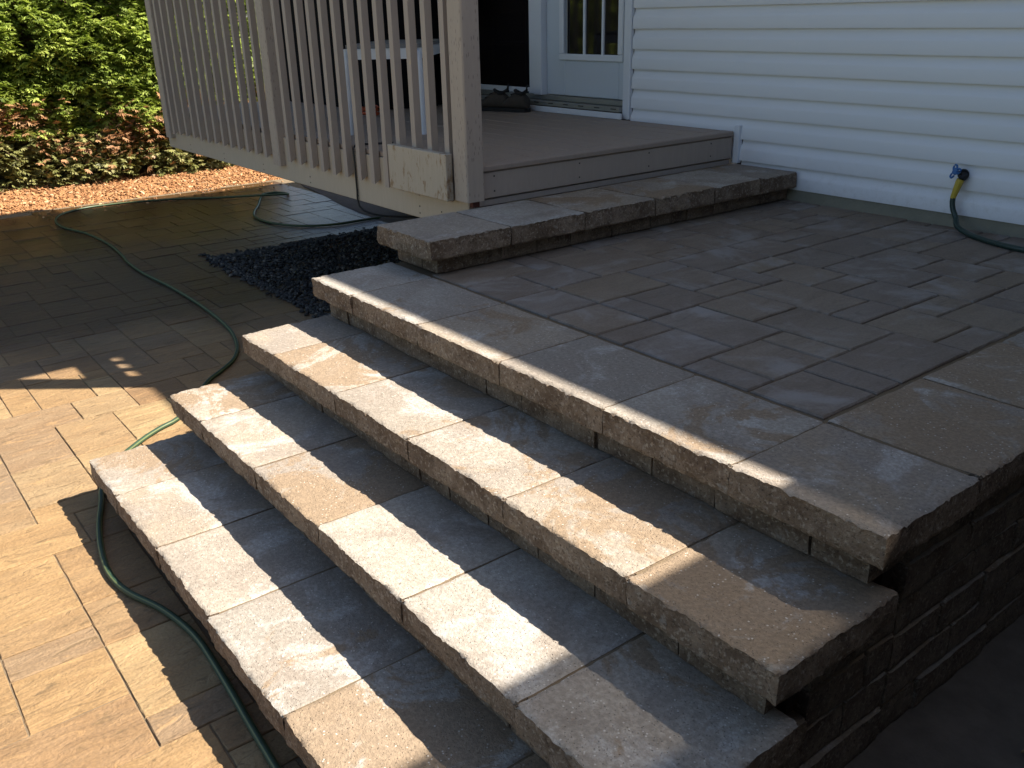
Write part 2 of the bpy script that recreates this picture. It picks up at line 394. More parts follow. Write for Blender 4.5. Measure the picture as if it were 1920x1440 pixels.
def paver(name, x0, x1, y0, y1, ztop, th, mat, parent, gap=0.006, ch=0.004, jit=0.0026):
    """slab with worn, slightly wandering edges and a chamfer"""
    g = gap/2; x0 += g; x1 -= g; y0 += g; y1 -= g
    s = rnd.uniform(0, 300)
    def side(ax, ay, bx, by):
        n = max(2, int(math.hypot(bx-ax, by-ay)/0.03)); return [(ax+(bx-ax)*i/n, ay+(by-ay)*i/n) for i in range(n)]
    ring = side(x0, y0, x1, y0)+side(x1, y0, x1, y1)+side(x1, y1, x0, y1)+side(x0, y1, x0, y0)
    cx, cy = (x0+x1)/2, (y0+y1)/2
    dz = rnd.uniform(-0.0016, 0.0016); tx = rnd.uniform(-1, 1)*0.006; ty = rnd.uniform(-1, 1)*0.006
    V = []; n = len(ring)
    for (x, y) in ring:
        j = jit*N(x, y, 0, 45, s); V.append((x + j*(1 if x < cx else -1), y + jit*N(y, x, 1, 45, s), ztop-th))
    for (x, y) in ring:
        V.append((x + jit*N(x, y, 0, 45, s), y + jit*N(y, x, 1, 45, s), ztop-ch*1.1-0.001*abs(N(x, y, 2, 60, s))+dz))
    for (x, y) in ring:
        c = ch*(1.0+0.7*N(x, y, 3, 30, s))
        V.append((x + (c if x < cx-1e-6 and abs(x-x0) < 1e-6 else -c if abs(x-x1) < 1e-6 else 0), y + (c if abs(y-y0) < 1e-6 else -c if abs(y-y1) < 1e-6 else 0), ztop+dz+tx*(x-cx)+ty*(y-cy)))
    F = []
    for i in range(n):
        a = (i+1) % n
        F.append((i, a, n+a, n+i)); F.append((n+i, n+a, 2*n+a, 2*n+i))
    F.append(tuple(2*n+i for i in range(n)))
    return mesh_obj(name, V, F, mat, parent)

def catmull(P, step):
    P = [Vector(p) for p in P]; Q = [P[0]*2-P[1]] + P + [P[-1]*2-P[-2]]; out = []
    for i in range(1, len(Q)-2):
        p0, p1, p2, p3 = Q[i-1:i+3]; n = max(2, int((p2-p1).length/step))
        for k in range(n):
            t = k/n
            out.append(0.5*((2*p1)+(p2-p0)*t+(2*p0-5*p1+4*p2-p3)*t*t+(3*p1-p0-3*p2+p3)*t**3))
    out.append(P[-1]); return out
def tube_data(P, rad, seg=10):
    V = []; F = []; n = len(P)
    for i, p in enumerate(P):
        t = (P[min(i+1, n-1)]-P[max(i-1, 0)]).normalized()
        up = Vector((0, 0, 1)) if abs(t.z) < 0.9 else Vector((1, 0, 0))
        s = t.cross(up).normalized(); u = s.cross(t)
        r = rad[i] if isinstance(rad, (list, tuple)) else rad
        for k in range(seg):
            a = 2*math.pi*k/seg; V.append(tuple(p + s*math.cos(a)*r + u*math.sin(a)*r))
    for i in range(n-1):
        for k in range(seg):
            b = (k+1) % seg; F.append((i*seg+k, i*seg+b, (i+1)*seg+b, (i+1)*seg+k))
    F.append(tuple(range(seg))[::-1]); F.append(tuple((n-1)*seg+k for k in range(seg)))
    return V, F
def tube(name, P, rad, mat, parent=None, seg=10, stripes=None, step=None):
    P = catmull(P, step) if step else [Vector(p) for p in P]
    V, F = tube_data(P, rad, seg)
    if stripes:
        fm = [1 if (i < len(F)-2 and (i % seg) in stripes[1]) else 0 for i in range(len(F))]
        return mesh_obj(name, V, F, None, parent, 40, [mat, stripes[0]], fm)
    return mesh_obj(name, V, F, mat, parent, 40)

# ------------------------------------------------------------------ the ground
tag(mesh_obj('ground', [(-400, -400, -0.06), (400, -400, -0.06), (400, 400, -0.06), (-400, 400, -0.06)], [(0, 1, 2, 3)], 'lawn'), kind='structure')

# ------------------------------------------------------------------ lower patio
PX0, PX1, PY0, PY1 = -9.93, 1.2, -3.2, 6.0
patio = tag(mesh_obj('lower_patio', [(PX0, PY0, -0.005), (PX1, PY0, -0.005), (PX1, PY1, -0.005), (PX0, PY1, -0.005)], [(0, 1, 2, 3)], 'sand'), kind='structure')
MOD = 0.127
def fill_grid(manual, gx0, gx1, gy0, gy1, seed):
    r = random.Random(seed); occ = set(); out = []
    for (a, b, c, d) in manual:
        out.append((a, b, c, d))
        for i in range(a, b):
            for j in range(c, d): occ.add((i, j))
    sizes = [(2, 2)]*5 + [(3, 2)]*5 + [(2, 3)]*4 + [(1, 2)]*2 + [(2, 1)]*2
    for j in range(gy0, gy1):
        for i in range(gx0, gx1):
            if (i, j) in occ: continue
            opts = sizes[:]; r.shuffle(opts); opts += [(2, 1), (1, 2), (1, 1)]
            for (w, h) in opts:
                cells = [(i+a, j+b) for a in range(w) for b in range(h)]
                if i+w <= gx1 and j+h <= gy1 and not any(q in occ for q in cells):
                    occ.update(cells); out.append((i, i+w, j, j+h)); break
    return out
low_manual = [(1, 3, -2, 0), (3, 4, -2, 0), (5, 8, -2, 0), (4, 5, -2, 0), (8, 10, -2, 1), (5, 8, 0, 2), (3, 5, 0, 2), (0, 3, 0, 2), (-1, 1, -3, 0), (1, 2, -4, -2), (2, 4, -4, -2),
              (11, 14, 0, 2), (10, 11, 0, 2), (14, 17, 0, 2), (14, 17, 2, 4), (14, 16, 4, 6), (16, 17, 4, 6), (17, 19, 0, 3), (17, 19, 3, 5), (19, 21, 1, 2), (19, 22, 2, 4),
              (10, 12, -2, 0), (12, 13, -2, 0), (13, 15, -2, 0), (21, 24, 5, 7), (24, 27, 5, 7), (22, 24, 3, 5), (23, 25, 7, 9), (25, 28, 7, 9), (12, 14, 2, 4)]
slabs = fill_grid(low_manual, -14, 62, -8, 30, 11)
CAMP = Vector((0, 0, 1.7))
def visible(x, y, z, mar=0.03):
    d = Vector((x, y, z))-CAMP; f = d.dot(fwd)
    if f < 0.1: return False
    u = 1689.79/1920*d.dot(right)/f; w = 1689.79/1440*d.dot(down)/f
    return abs(u) < 0.5+mar and abs(w) < 0.5+mar
near = []; far = []
for (a, b, c, d) in slabs:
    x1 = -2.092-a*MOD; x0 = -2.092-b*MOD; y0 = 0.342+c*MOD; y1 = 0.342+d*MOD
    cx, cy = (x0+x1)/2, (y0+y1)/2
    if x0 < PX0 or y1 > PY1: continue
    if cx > -3.3 and cx < -0.9 and cy > 0.75: continue        # under the steps
    if cx > -3.4 and cx < -0.85 and cy > 0.7: continue
    if cx > -0.86 and cy > 0.75: continue
    if -6.75 < cx < -3.4 and cy > 2.36: continue              # under the gravel
    vis = visible(cx, cy, 0) or visible(x0, y0, 0) or visible(x1, y1, 0)
    hid = cy > 4.3 and cx > -7.3
    if hid: continue
    near.append((0 if vis else 1, (Vector((cx, cy, 0))-CAMP).length, (x0, x1, y0, y1)))
near.sort(key=lambda q: (q[0], q[1]))
for q in near[:300]:
    paver('paver', *q[2], 0.0, 0.05, 'paver_low', patio, gap=0.0045, ch=0.0024)
V = []; F = []
for q in near[300:]:
    x0, x1, y0, y1 = q[2]; g = 0.003; n = len(V)
    z = rnd.uniform(-0.0015, 0.001)
    V += [(x0+g, y0+g, -0.05), (x1-g, y0+g, -0.05), (x1-g, y1-g, -0.05), (x0+g, y1-g, -0.05), (x0+g, y0+g, z-0.003), (x1-g, y0+g, z-0.003), (x1-g, y1-g, z-0.003), (x0+g, y1-g, z-0.003),
          (x0+g+.004, y0+g+.004, z), (x1-g-.004, y0+g+.004, z), (x1-g-.004, y1-g-.004, z), (x0+g+.004, y1-g-.004, z)]
    for k in range(4):
        e = (k+1) % 4; F += [(n+k, n+e, n+4+e, n+4+k), (n+4+k, n+4+e, n+8+e, n+8+k)]
    F.append((n+8, n+9, n+10, n+11))
tag(mesh_obj('paver_field', V, F, 'paver_low', patio), kind='stuff')

# ------------------------------------------------------------------ stone steps
XL, XR = -3.41, -0.79
FRONT = [0.562, 0.900, 1.218, 1.545]
ZT = [0.175, 0.350, 0.525, 0.700]
TH = 0.086
steps = empty('stone_steps', label='tan concrete garden steps with four rough-fronted treads climbing to the landing', cat='steps')
JX = [[-3.05, -2.615, -2.165, -1.675, -1.215], [-3.075, -2.597, -2.134, -1.671, -1.203], [-3.10, -2.604, -2.139, -1.664, -1.205], [-3.07, -2.59, -2.11, -1.641, -1.200]]
for s in range(4):
    xs = [XL-0.008]+JX[s]+[XR+0.008]
    yb = FRONT[s] + (0.42 if s < 3 else 0.385)
    for i in range(6):
        rough = ['y-'] + (['x+'] if i == 5 else []) + (['x-'] if i == 0 else [])
        dy = rnd.uniform(-0.004, 0.006); dz = rnd.uniform(-0.0015, 0.0015)
        stone('coping_stone', xs[i]+0.0018, xs[i+1]-0.0018, FRONT[s]+dy-0.009, yb, ZT[s]-TH+dz, ZT[s]+dz, rough, steps, 'coping', amp=0.0105, res=0.0105, coarse=0.045)
        if i: box('joint_fill', xs[i]-0.008, xs[i]+0.008, FRONT[s]+0.035, yb-0.01, ZT[s]-0.03, ZT[s]-0.0036, 'sand', steps, 0)
    # riser blocks under the coping
    zb = 0.0 if s == 0 else ZT[s-1]
    x = XL+0.045
    while x < XR-0.05-0.06:
        w = rnd.choice([0.16, 0.22, 0.28, 0.34, 0.19]); x2 = min(x+w, XR-0.05)
        if XR-0.05-x2 < 0.09: x2 = XR-0.05
        rough = ['y-'] + (['x+'] if x2 > XR-0.06 else []) + (['x-'] if x < XL+0.05 else [])
        stone('riser_block', x+0.002, x2-0.002, FRONT[s]+0.045+rnd.uniform(-0.004, 0.006), FRONT[s]+0.20, zb+0.002, ZT[s]-TH-0.002, rough, steps, 'block', amp=0.006, res=0.022, chip=0.004)
        x = x2
    box('core', XL+0.07, XR-0.09, FRONT[s]+0.18, (FRONT[s+1]+0.17) if s < 3 else 2.0, 0.0, ZT[s]-TH-0.004 if s < 3 else ZT[s]-TH-0.006, 'core', steps, 0)
# ------------------------------------------------------------------ raised patio
GX, GY = -1.213, 1.945
landing = tag(mesh_obj('raised_patio', [(-3.40, 1.90, 0.690), (-0.95, 1.90, 0.690), (-0.95, 4.36, 0.690), (-3.40, 4.36, 0.690)], [(0, 1, 2, 3)], 'sand'), kind='structure')
up_manual = [(0, 2, 0, 2), (0, 2, 2, 3), (0, 2, 3, 6), (0, 1, 6, 8), (1, 3, 6, 8), (3, 4, 6, 8), (2, 4, 0, 1), (2, 4, 1, 3), (2, 4, 3, 4), (2, 5, 4, 6), (4, 6, 0, 2), (6, 7, 0, 2), (7, 9, 0, 2), (7, 9, 2, 3),
             (4, 7, 2, 4), (7, 9, 3, 5), (5, 7, 4, 6), (7, 8, 5, 7), (9, 11, 2, 5), (8, 10, 5, 7), (10, 11, 5, 7), (9, 11, 7, 10), (8, 9, 8, 10), (7, 9, 7, 8), (6, 8, 8, 10), (5, 6, 8, 10), (4, 7, 6, 8),
             (3, 5, 8, 10), (2, 3, 8, 10), (0, 2, 8, 10), (0, 2, 10, 11), (4, 7, 10, 12), (7, 9, 10, 12), (2, 4, 10, 12), (9, 11, 0, 2), (11, 13, 0, 2), (11, 13, 2, 4), (13, 15, 0, 3), (11, 14, 4, 7), (12, 14, 7, 9), (11, 12, 7, 9),
             (9, 11, 10, 12), (3, 5, 12, 14), (5, 7, 12, 14)]
for (a, b, c, d) in fill_grid(up_manual, 0, 15, 0, 19, 5):
    x1 = GX-a*MOD; x0 = GX-b*MOD; y0 = GY+c*MOD; y1 = min(GY+d*MOD, 4.335)
    if a == 0: x1 -= 0.006
    if c == 0: y0 += 0.004
    if b == 15: x0 += 0.002
    paver('paver', x0, x1, y0, y1, 0.6985, 0.05, 'paver_up', landing, gap=0.009, ch=0.004)
for a in (1.94, 2.40, 2.865, 3.33, 3.79): box('joint_fill', -1.19, XR-0.035, a-0.009, a+0.009, 0.66, 0.6962, 'sand', landing, 0)
for a, b in ((1.94, 2.40), (2.40, 2.865), (2.865, 3.33), (3.33, 3.79), (3.79, 4.335)):
    stone('coping_stone', -1.204, XR, a+0.002, b-0.002, 0.7-TH, 0.7+rnd.uniform(-0.001, 0.001), ['x+'], landing, 'coping', amp=0.009, res=0.016, coarse=0.045)
box('base_fill', -3.33, -0.95, 1.98, 4.33, 0.0, 0.644, 'core', landing, 0)

# retaining wall at the right flank and left end
wall = empty('retaining_wall', label='brown split-face block wall holding up the raised patio, shade painted into its colour', cat='wall')
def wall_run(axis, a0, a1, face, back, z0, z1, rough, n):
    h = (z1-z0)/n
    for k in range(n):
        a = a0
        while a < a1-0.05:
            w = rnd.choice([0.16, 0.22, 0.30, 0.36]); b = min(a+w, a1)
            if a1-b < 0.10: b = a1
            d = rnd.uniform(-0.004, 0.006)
            if axis == 'y': stone('wall_block', min(face+d, back), max(face+d, back), a+0.002, b-0.002, z0+k*h+0.001, z0+(k+1)*h-0.001, rough, wall, 'block_shaded', amp=0.008, res=0.03, chip=0.004)
            else: stone('wall_block', a+0.002, b-0.002, min(face+d, back), max(face+d, back), z0+k*h+0.001, z0+(k+1)*h-0.001, rough, wall, 'block_shaded', amp=0.008, res=0.03, chip=0.004)
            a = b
tag(mesh_obj('shade_strip', [(-0.86, 0.75, 0.004), (0.95, 0.75, 0.004), (0.95, 4.33, 0.004), (-0.86, 4.33, 0.004)], [(0, 1, 2, 3)], 'shade_ground'), kind='structure')  # added dark sheet, stands for the deep shade on the ground here
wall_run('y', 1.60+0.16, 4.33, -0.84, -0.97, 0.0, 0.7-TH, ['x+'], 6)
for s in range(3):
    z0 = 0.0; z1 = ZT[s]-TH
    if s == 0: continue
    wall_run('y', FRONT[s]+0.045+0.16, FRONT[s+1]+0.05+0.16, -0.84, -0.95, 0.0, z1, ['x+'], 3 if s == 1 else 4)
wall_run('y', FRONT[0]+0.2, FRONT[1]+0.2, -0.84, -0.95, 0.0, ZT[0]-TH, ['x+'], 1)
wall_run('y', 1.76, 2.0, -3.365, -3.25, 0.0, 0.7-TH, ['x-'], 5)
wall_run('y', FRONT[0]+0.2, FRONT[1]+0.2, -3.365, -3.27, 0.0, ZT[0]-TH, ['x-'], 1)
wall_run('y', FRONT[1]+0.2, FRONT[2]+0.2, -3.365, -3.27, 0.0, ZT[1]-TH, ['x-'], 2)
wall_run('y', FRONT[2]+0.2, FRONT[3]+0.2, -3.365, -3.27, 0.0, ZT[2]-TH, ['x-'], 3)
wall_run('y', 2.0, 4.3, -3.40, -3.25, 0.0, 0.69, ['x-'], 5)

# ------------------------------------------------------------------ entry step below the deck
entry = empty('entry_step', label='low dark stone step with rough coping running along the end of the wooden deck', cat='step')
ey = [1.887, 2.31, 2.737, 3.19, 3.62, 3.99, 4.30]
for i in range(6):
    rough = ['x+'] + (['y-'] if i == 0 else [])
    stone('coping_stone', -3.455, -3.015+rnd.uniform(-.005, .005), ey[i]+0.003, ey[i+1]-0.003, 0.860-0.088, 0.860+rnd.uniform(-.001, .001), rough, entry, 'coping', amp=0.011, res=0.012, chip=0.02)
y = 1.955
while y < 4.25:
    w = rnd.choice([0.2, 0.26, 0.34]); y2 = min(y+w, 4.30)
    if 4.30-y2 < 0.1: y2 = 4.30
    stone('riser_block', -3.20, -3.075+rnd.uniform(-.004, .004), y+0.002, y2-0.002, 0.70, 0.770, ['x+']+(['y-'] if y < 1.96 else []), entry, 'block', amp=0.006, res=0.022, chip=0.004)
    y = y2
stone('riser_block', -3.405, -3.204, 1.957, 2.2, 0.70, 0.770, ['y-', 'x-'], entry, 'block', amp=0.006, res=0.022, chip=0.004)
box('core', -3.42, -3.19, 2.21, 4.30, 0.60, 0.768, 'core', entry, 0)

# ------------------------------------------------------------------ house
house = empty('house', label='white vinyl-sided house with patio doors and concrete foundation behind the deck', cat='house')
WY = 4.31                                  # outer lip of the siding
HX0, HX1 = -7.30, 3.0
DX0, DX1 = -6.20, -4.41                    # door opening
lap = 0.1193; z_s = 0.757
def siding_panel(x0, x1, k, proud=0.0):
    zb = z_s + lap*k; n = max(1, int((x1-x0)/0.35)); prof = [(0.024, -0.001), (0.012, 0.0), (0.0, 0.001), (-0.001, 0.006), (0.0, 0.030), (0.0, 0.060), (0.002, 0.068), (0.008, 0.080), (0.0165, 0.094), (0.0195, 0.106), (0.020, 0.124)]
    V = []; F = []; m_ = len(prof)
    for i in range(n+1):
        x = x0+(x1-x0)*i/n
        for (dy, dz) in prof:
            V.append((x, WY+dy-proud+0.0022*N(x, k*3.1, 0, 1.7), zb+dz+0.0008*N(x, k*1.7, 5, 1.2)))
    for i in range(n):
        for j in range(m_-1):
            F.append((i*m_+j, (i+1)*m_+j, (i+1)*m_+j+1, i*m_+j+1))
    return mesh_obj('siding_panel', V, F, 'siding', house, 30)
seams = {}
for k in range(28):
    z = z_s+lap*k
    right_start = -3.44 if k < 2 else -4.345
    sm = {0: -2.02, 1: -2.02, 5: -2.62, 6: -2.62, 9: -3.3, 8: -3.3}.get(k, rnd.uniform(-1.5, 2.0))
    siding_panel(right_start, sm+0.012, k); siding_panel(sm, HX1, k, 0.0016)
    if z > 1.0 or True:
        if z < 3.3: siding_panel(HX0, DX0-0.08 if k >= 2 else -3.47, k)
        else: siding_panel(HX0, right_start-0.003, k)
box('wall', HX0, DX0-0.02, WY+0.022, WY+0.2, 0.72, 4.1, 'core', house, 0)
box('wall', DX1+0.02, HX1, WY+0.022, WY+0.2, 0.72, 4.1, 'core', house, 0)
box('wall', DX0-0.02, DX1+0.02, WY+0.022, WY+0.2, 3.13, 4.1, 'core', house, 0)
box('wall', HX0, HX0+0.15, WY+0.2, 10.5, 0.0, 4.0, 'siding', house, 0)
box('wall', HX0, HX1, 10.5, 10.65, 0.0, 4.0, 'siding', house, 0)
box('corner_trim', HX0-0.015, HX0+0.07, WY-0.004, WY+0.07, 0.74, 4.0, 'white', house, 0.003)
fv = []; ff = []                           # foundation with an uneven parged face
nxf = 80
for i in range(nxf+1):
    x = HX0+(HX1-HX0)*i/nxf
    for z in (-0.05, 0.35, 0.66, 0.70, 0.73, 0.77):
        fv.append((x, WY+0.006+0.003*N(x, 0, z, 6)+(-0.010 if z < 0.71 and z > 0.6 else 0), z))
for i in range(nxf):
    for j in range(5): ff.append((i*6+j, (i+1)*6+j, (i+1)*6+j+1, i*6+j+1))
mesh_obj('foundation', fv, ff, 'found', house, 40)
box('floor_slab', HX0+0.1, HX1, WY+0.21, 10.4, 0.7, 1.0, 'core', house, 0)
# hip roof with fascia
EX0, EX1, EY0, EY1, EZ = -7.35, 6.0, 3.985, 11.2, 4.0
hv = [(EX0, EY0, EZ), (EX1, EY0, EZ), (EX1, EY1, EZ), (EX0, EY1, EZ), (EX0+3.6, (EY0+EY1)/2, EZ+1.5), (EX1-3.6, (EY0+EY1)/2, EZ+1.5)]
roof = mesh_obj('roof', hv, [(0, 1, 5, 4), (1, 2, 5), (2, 3, 4, 5), (3, 0, 4), (0, 3, 2, 1)], 'shingle', house)
box('fascia', EX0, EX1, EY0-0.001, EY0+0.02, EZ-0.15, EZ-0.002, 'white', roof, 0)
box('fascia', EX0-0.001, EX0+0.02, EY0+0.025, EY1, EZ-0.15, EZ-0.002, 'white', roof, 0)
# porch roof over the deck
porch = box('porch_roof', -7.95, -3.07, 2.05, 4.29, 3.40, 3.56, 'shingle', house, 0.01)
box('soffit', -7.90, -3.12, 2.10, 4.28, 3.375, 3.397, 'soffit', porch, 0)
# unseen right wing, read from its shadow, lengthened and darkened to cut light
wing = box('shade_wing_wall', 0.95, 4.6, -2.2, 4.28, 0.0, 3.38, 'shade_wall', house, 0)
box('shade_wing_roof', 0.92, 5.0, -2.5, 4.29, 3.40, 3.56, 'shingle', house, 0.01)
box('dim_sun_panel', 0.484, 0.918, -2.5, 4.29, 3.41, 3.416, 'sheer', house, 0)  # added see-through strip, passes weak sun for a dim patch on the steps
# patio doors
door = box('door_frame', DX0, DX1, WY+0.06, WY+0.09, 3.02, 3.12, 'white', house, 0.003)
box('jamb', DX1-0.01, DX1+0.03, WY-0.004, WY+0.10, 1.0415, 3.12, 'white', door, 0.003)
box('jamb', DX1+0.028, DX1+0.062, WY-0.012, WY+0.02, 1.0415, 3.14, 'white', door, 0.003)
box('jamb', DX0-0.08, DX0+0.02, WY-0.006, WY+0.10, 1.055, 3.12, 'white', door, 0.003)
box('mullion', -5.345, -5.255, WY+0.0, WY+0.09, 1.15, 3.02, 'white', door, 0.004)
box('door_sill', DX0, DX1-0.012, WY-0.03, WY+0.10, 1.083, 1.115, 'sill', door, 0.004)
box('door_sill', DX0, DX1-0.012, WY+0.025, WY+0.10, 1.117, 1.150, 'sill', door, 0.004)
box('sill_trim', DX0-0.02, DX1+0.02, WY-0.045, WY-0.031, 1.042, 1.08, 'white', door, 0.003)
for i in range(6): box('weep_slot', -5.30+i*0.16, -5.25+i*0.16, WY-0.0325, WY-0.0302, 1.100, 1.106, 'black', door, 0)
leaf = empty('door_panel'); leaf.parent = house
gx = [-5.05, -4.863, -4.680, -4.517]
box('stile', -5.252, -5.055, WY+0.05, WY+0.085, 1.155, 3.01, 'door', leaf, 0.004)
box('stile', -4.514, -4.425, WY+0.05, WY+0.085, 1.155, 3.01, 'door', leaf, 0.004)
box('bottom_rail', -5.054, -4.515, WY+0.05, WY+0.085, 1.155, 1.425, 'door', leaf, 0.004)
box('glazing_bead', -5.10, -4.47, WY+0.034, WY+0.049, 1.39, 1.432, 'white', leaf, 0.005)
box('glazing_bead', -5.10, -5.052, WY+0.034, WY+0.049, 1.434, 3.0, 'white', leaf, 0.005)
box('glazing_bead', -4.517, -4.47, WY+0.034, WY+0.049, 1.434, 3.0, 'white', leaf, 0.005)
for i in range(3): box('pane', gx[i]+0.004, gx[i+1]-0.004, WY+0.066, WY+0.072, 1.428, 3.0, 'glass', leaf, 0)
for i in (1, 2): box('muntin', gx[i]-0.010, gx[i]+0.010, WY+0.052, WY+0.080, 1.426, 3.0, 'white', leaf, 0.003)
scr = empty('screen_door'); scr.parent = house
box('stile', -5.430, -5.36, WY+0.03, WY+0.07, 1.152, 3.01, 'white', scr, 0.004)
box('stile', DX0+0.025, DX0+0.095, WY+0.03, WY+0.07, 1.152, 3.01, 'white', scr, 0.004)
box('bottom_rail', DX0+0.097, -5.432, WY+0.03, WY+0.07, 1.152, 1.19, 'white', scr, 0.004)
box('pane', DX0+0.096, -5.431, WY+0.048, WY+0.053, 1.188, 3.0, 'glass', scr, 0)
box('end_trim', -3.478, -3.440, WY-0.020, WY+0.015, 0.862, 1.075, 'white', house, 0.003)

# ------------------------------------------------------------------ deck with railing
deck = empty('deck', label='raised taupe-painted wooden deck with slatted railing and tall corner post', cat='deck')
yb = 2.418; i = 0
while yb < 4.27:
    y2 = min(yb+0.142, 4.285)
    box('deck_board', -7.80, -3.567+rnd.uniform(-.001, .001), yb+0.002, y2-0.002, 1.012, 1.040+rnd.uniform(-.001, .001), 'floor_paint', deck, 0.004)
    yb = y2
box('nosing_board', -3.564, -3.474, 2.474, 4.287, 1.013, 1.0415, 'floor_paint', deck, 0.005)
box('fascia_board', -3.52, -3.484, 2.50, 4.29, 0.886, 1.010, 'taupe', deck, 0.004)
box('fascia_board', -3.53, -3.494, 2.46, 4.29, 0.850, 0.880, 'taupe_plain', deck, 0.003)
box('rim_board', -7.78, -3.486, 2.413, 2.451, 0.742, 1.010, 'cream', deck, 0.004)
for x in (-7.2, -6.4, -5.6, -4.8, -4.0): box('joist', x, x+0.038, 2.453, 4.28, 0.82, 1.010, 'taupe', deck, 0)
for x in (-6.9, -5.0): box('pier', x, x+0.12, 4.10, 4.22, 0.0, 0.82, 'soil', deck, 0.01)
k = 2.373/2.413
sl = [-7.653, -7.508, -7.35, -7.185, -7.037, -6.883, -6.734, -6.58, -6.432, -6.293, -6.137, -5.99, -5.836, -5.469, -5.316, -5.157, -5.009, -4.863, -4.713, -4.558, -4.41, -4.261, -4.118, -3.963, -3.82, -3.669]
for x in sl:
    x = x*k; t_ = rnd.uniform(-.004, .004); zb = 0.872+rnd.uniform(-.005, .005)
    V = [(x, 2.374, zb), (x+.038, 2.374, zb), (x+.038, 2.411, zb+.022), (x, 2.411, zb+.022), (x+t_, 2.374, 1.955), (x+.038+t_, 2.374, 1.955), (x+.038+t_, 2.411, 1.955), (x+t_, 2.411, 1.955)]
    mesh_obj('baluster', V, [(0, 3, 2, 1), (4, 5, 6, 7), (0, 1, 5, 4), (1, 2, 6, 5), (2, 3, 7, 6), (3, 0, 4, 7)], 'taupe', deck)
box('top_rail', -7.75, -3.545, 2.413, 2.451, 1.925, 2.01, 'taupe', deck, 0.004)
box('rail_cap', -7.75, -3.545, 2.345, 2.485, 2.012, 2.05, 'taupe', deck, 0.005)
def post(x0, x1, y0, y1, zb, zt):
    n = 40; V = []; F = []
    ch = 0.006
    prof = [(x0+ch, y0), (x1-ch, y0), (x1, y0+ch), (x1, y1-ch), (x1-ch, y1), (x0+ch, y1), (x0, y1-ch), (x0, y0+ch)]
    for i in range(n+1):
        z = zb+(zt-zb)*i/n
        for (x, y) in prof: V.append((x+0.0012*N(x, y, z, 5), y+0.0012*N(y, x, z, 5), z))
    for i in range(n):
        for j in range(8):
            a = (j+1) % 8; F.append((i*8+j, i*8+a, (i+1)*8+a, (i+1)*8+j))
    F.append(tuple(range(8))[::-1]); F.append(tuple(n*8+j for j in range(8)))
    return mesh_obj('post', V, F, 'taupe_post', deck, 30)
post(-3.542, -3.432, 2.372, 2.470, 0.892, 3.39)
post(-5.610, -5.505, 2.372, 2.470, 0.835, 3.39)
post(-7.705, -7.60, 2.372, 2.470, 0.83, 3.39)
box('kick_board', -4.072, -3.546, 2.334, 2.372, 0.889, 1.105, 'stained', deck, 0.003)
box('blocking', -3.482, -3.455, 2.415, 2.455, 0.861, 0.891, 'rust', deck, 0.002)
for (x, y) in ((-3.487, 2.56), (-3.487, 3.1), (-3.487, 3.6), (-3.487, 4.1)):
    for z in (0.915, 0.985): box('nail_head', -3.485, -3.4825, y, y+0.007, z, z+0.007, 'black', deck, 0)
for x in (-3.75, -3.95, -4.6, -5.2, -5.9, -6.6, -7.3):
    for z in (0.765, 0.80): box('nail_head', x+z*0.03, x+z*0.03+0.007, 2.4115, 2.4135, z, z+0.007, 'black', deck, 0)

# ------------------------------------------------------------------ hedge, mulch, gravel, beds
def sprays(n, seed, zlo, zhi, y0, y1, size, xf, dens=None):
    r = np.random.default_rng(seed); V = []; F = []; T = []
    cnt = 0; tries = 0
    while cnt < n and tries < n*6:
        tries += 1
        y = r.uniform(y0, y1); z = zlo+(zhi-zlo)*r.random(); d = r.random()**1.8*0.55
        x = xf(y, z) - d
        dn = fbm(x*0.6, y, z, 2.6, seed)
        if dn < -0.62+0.25*r.random(): continue
        if dens and r.random() > dens(y, z): continue
        b = Vector((x, y, z))
        out = Vector((1.0, r.normal()*0.55-0.1, r.normal()*0.45-0.05)).normalized()
        side = out.cross(Vector((r.normal()*0.4, r.normal()*0.5, 1))).normalized()
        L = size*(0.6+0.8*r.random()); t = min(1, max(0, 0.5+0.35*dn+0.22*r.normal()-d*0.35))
        m_ = 5 if r.random() < .6 else 7
        for q in range(m_):
            a = (q-(m_-1)/2)*0.36+r.normal()*0.12
            dv = (out*math.cos(a)+side*math.sin(a)); pv = (side*math.cos(a)-out*math.sin(a))
            l = L*(1.0-0.25*abs(a)); w = L*0.105
            tip = b+dv*l+Vector((0, 0, -0.12*l*r.random()))
            mid = b+dv*l*0.55
            n0 = len(V); V += [tuple(b), tuple(mid+pv*w), tuple(tip), tuple(mid-pv*w)]
            F.append((n0, n0+1, n0+2, n0+3)); T.append(min(1, max(0, t+0.1*r.normal())))
        cnt += 1
    return V, F, T
HY0, HY1 = -2.6, 4.75
def hx(y, z):
    bulge = -10.72 - 0.05*max(0, (0.75-z)) + 0.12*min(z, 2.0)*0 + 0.30*fbm(y*0.5, z*0.6, 0, 1.5, 3) + 0.12*N(y, z, 4, 5)
    end = max(0, y-3.9); return bulge - 0.35*end*end
hedge = empty('cedar_hedge', label='tall green cedar hedge with a browned lower band beside the orange mulch', cat='hedge')
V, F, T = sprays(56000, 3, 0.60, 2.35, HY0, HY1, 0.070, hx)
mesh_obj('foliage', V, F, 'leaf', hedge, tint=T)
V, F, T = sprays(15000, 5, 0.05, 0.85, HY0, HY1+0.1, 0.07, lambda y, z: hx(y, z)-0.02, lambda y, z: 0.75)
mesh_obj('lower_foliage', V, F, 'leaf_mid', hedge, tint=T)
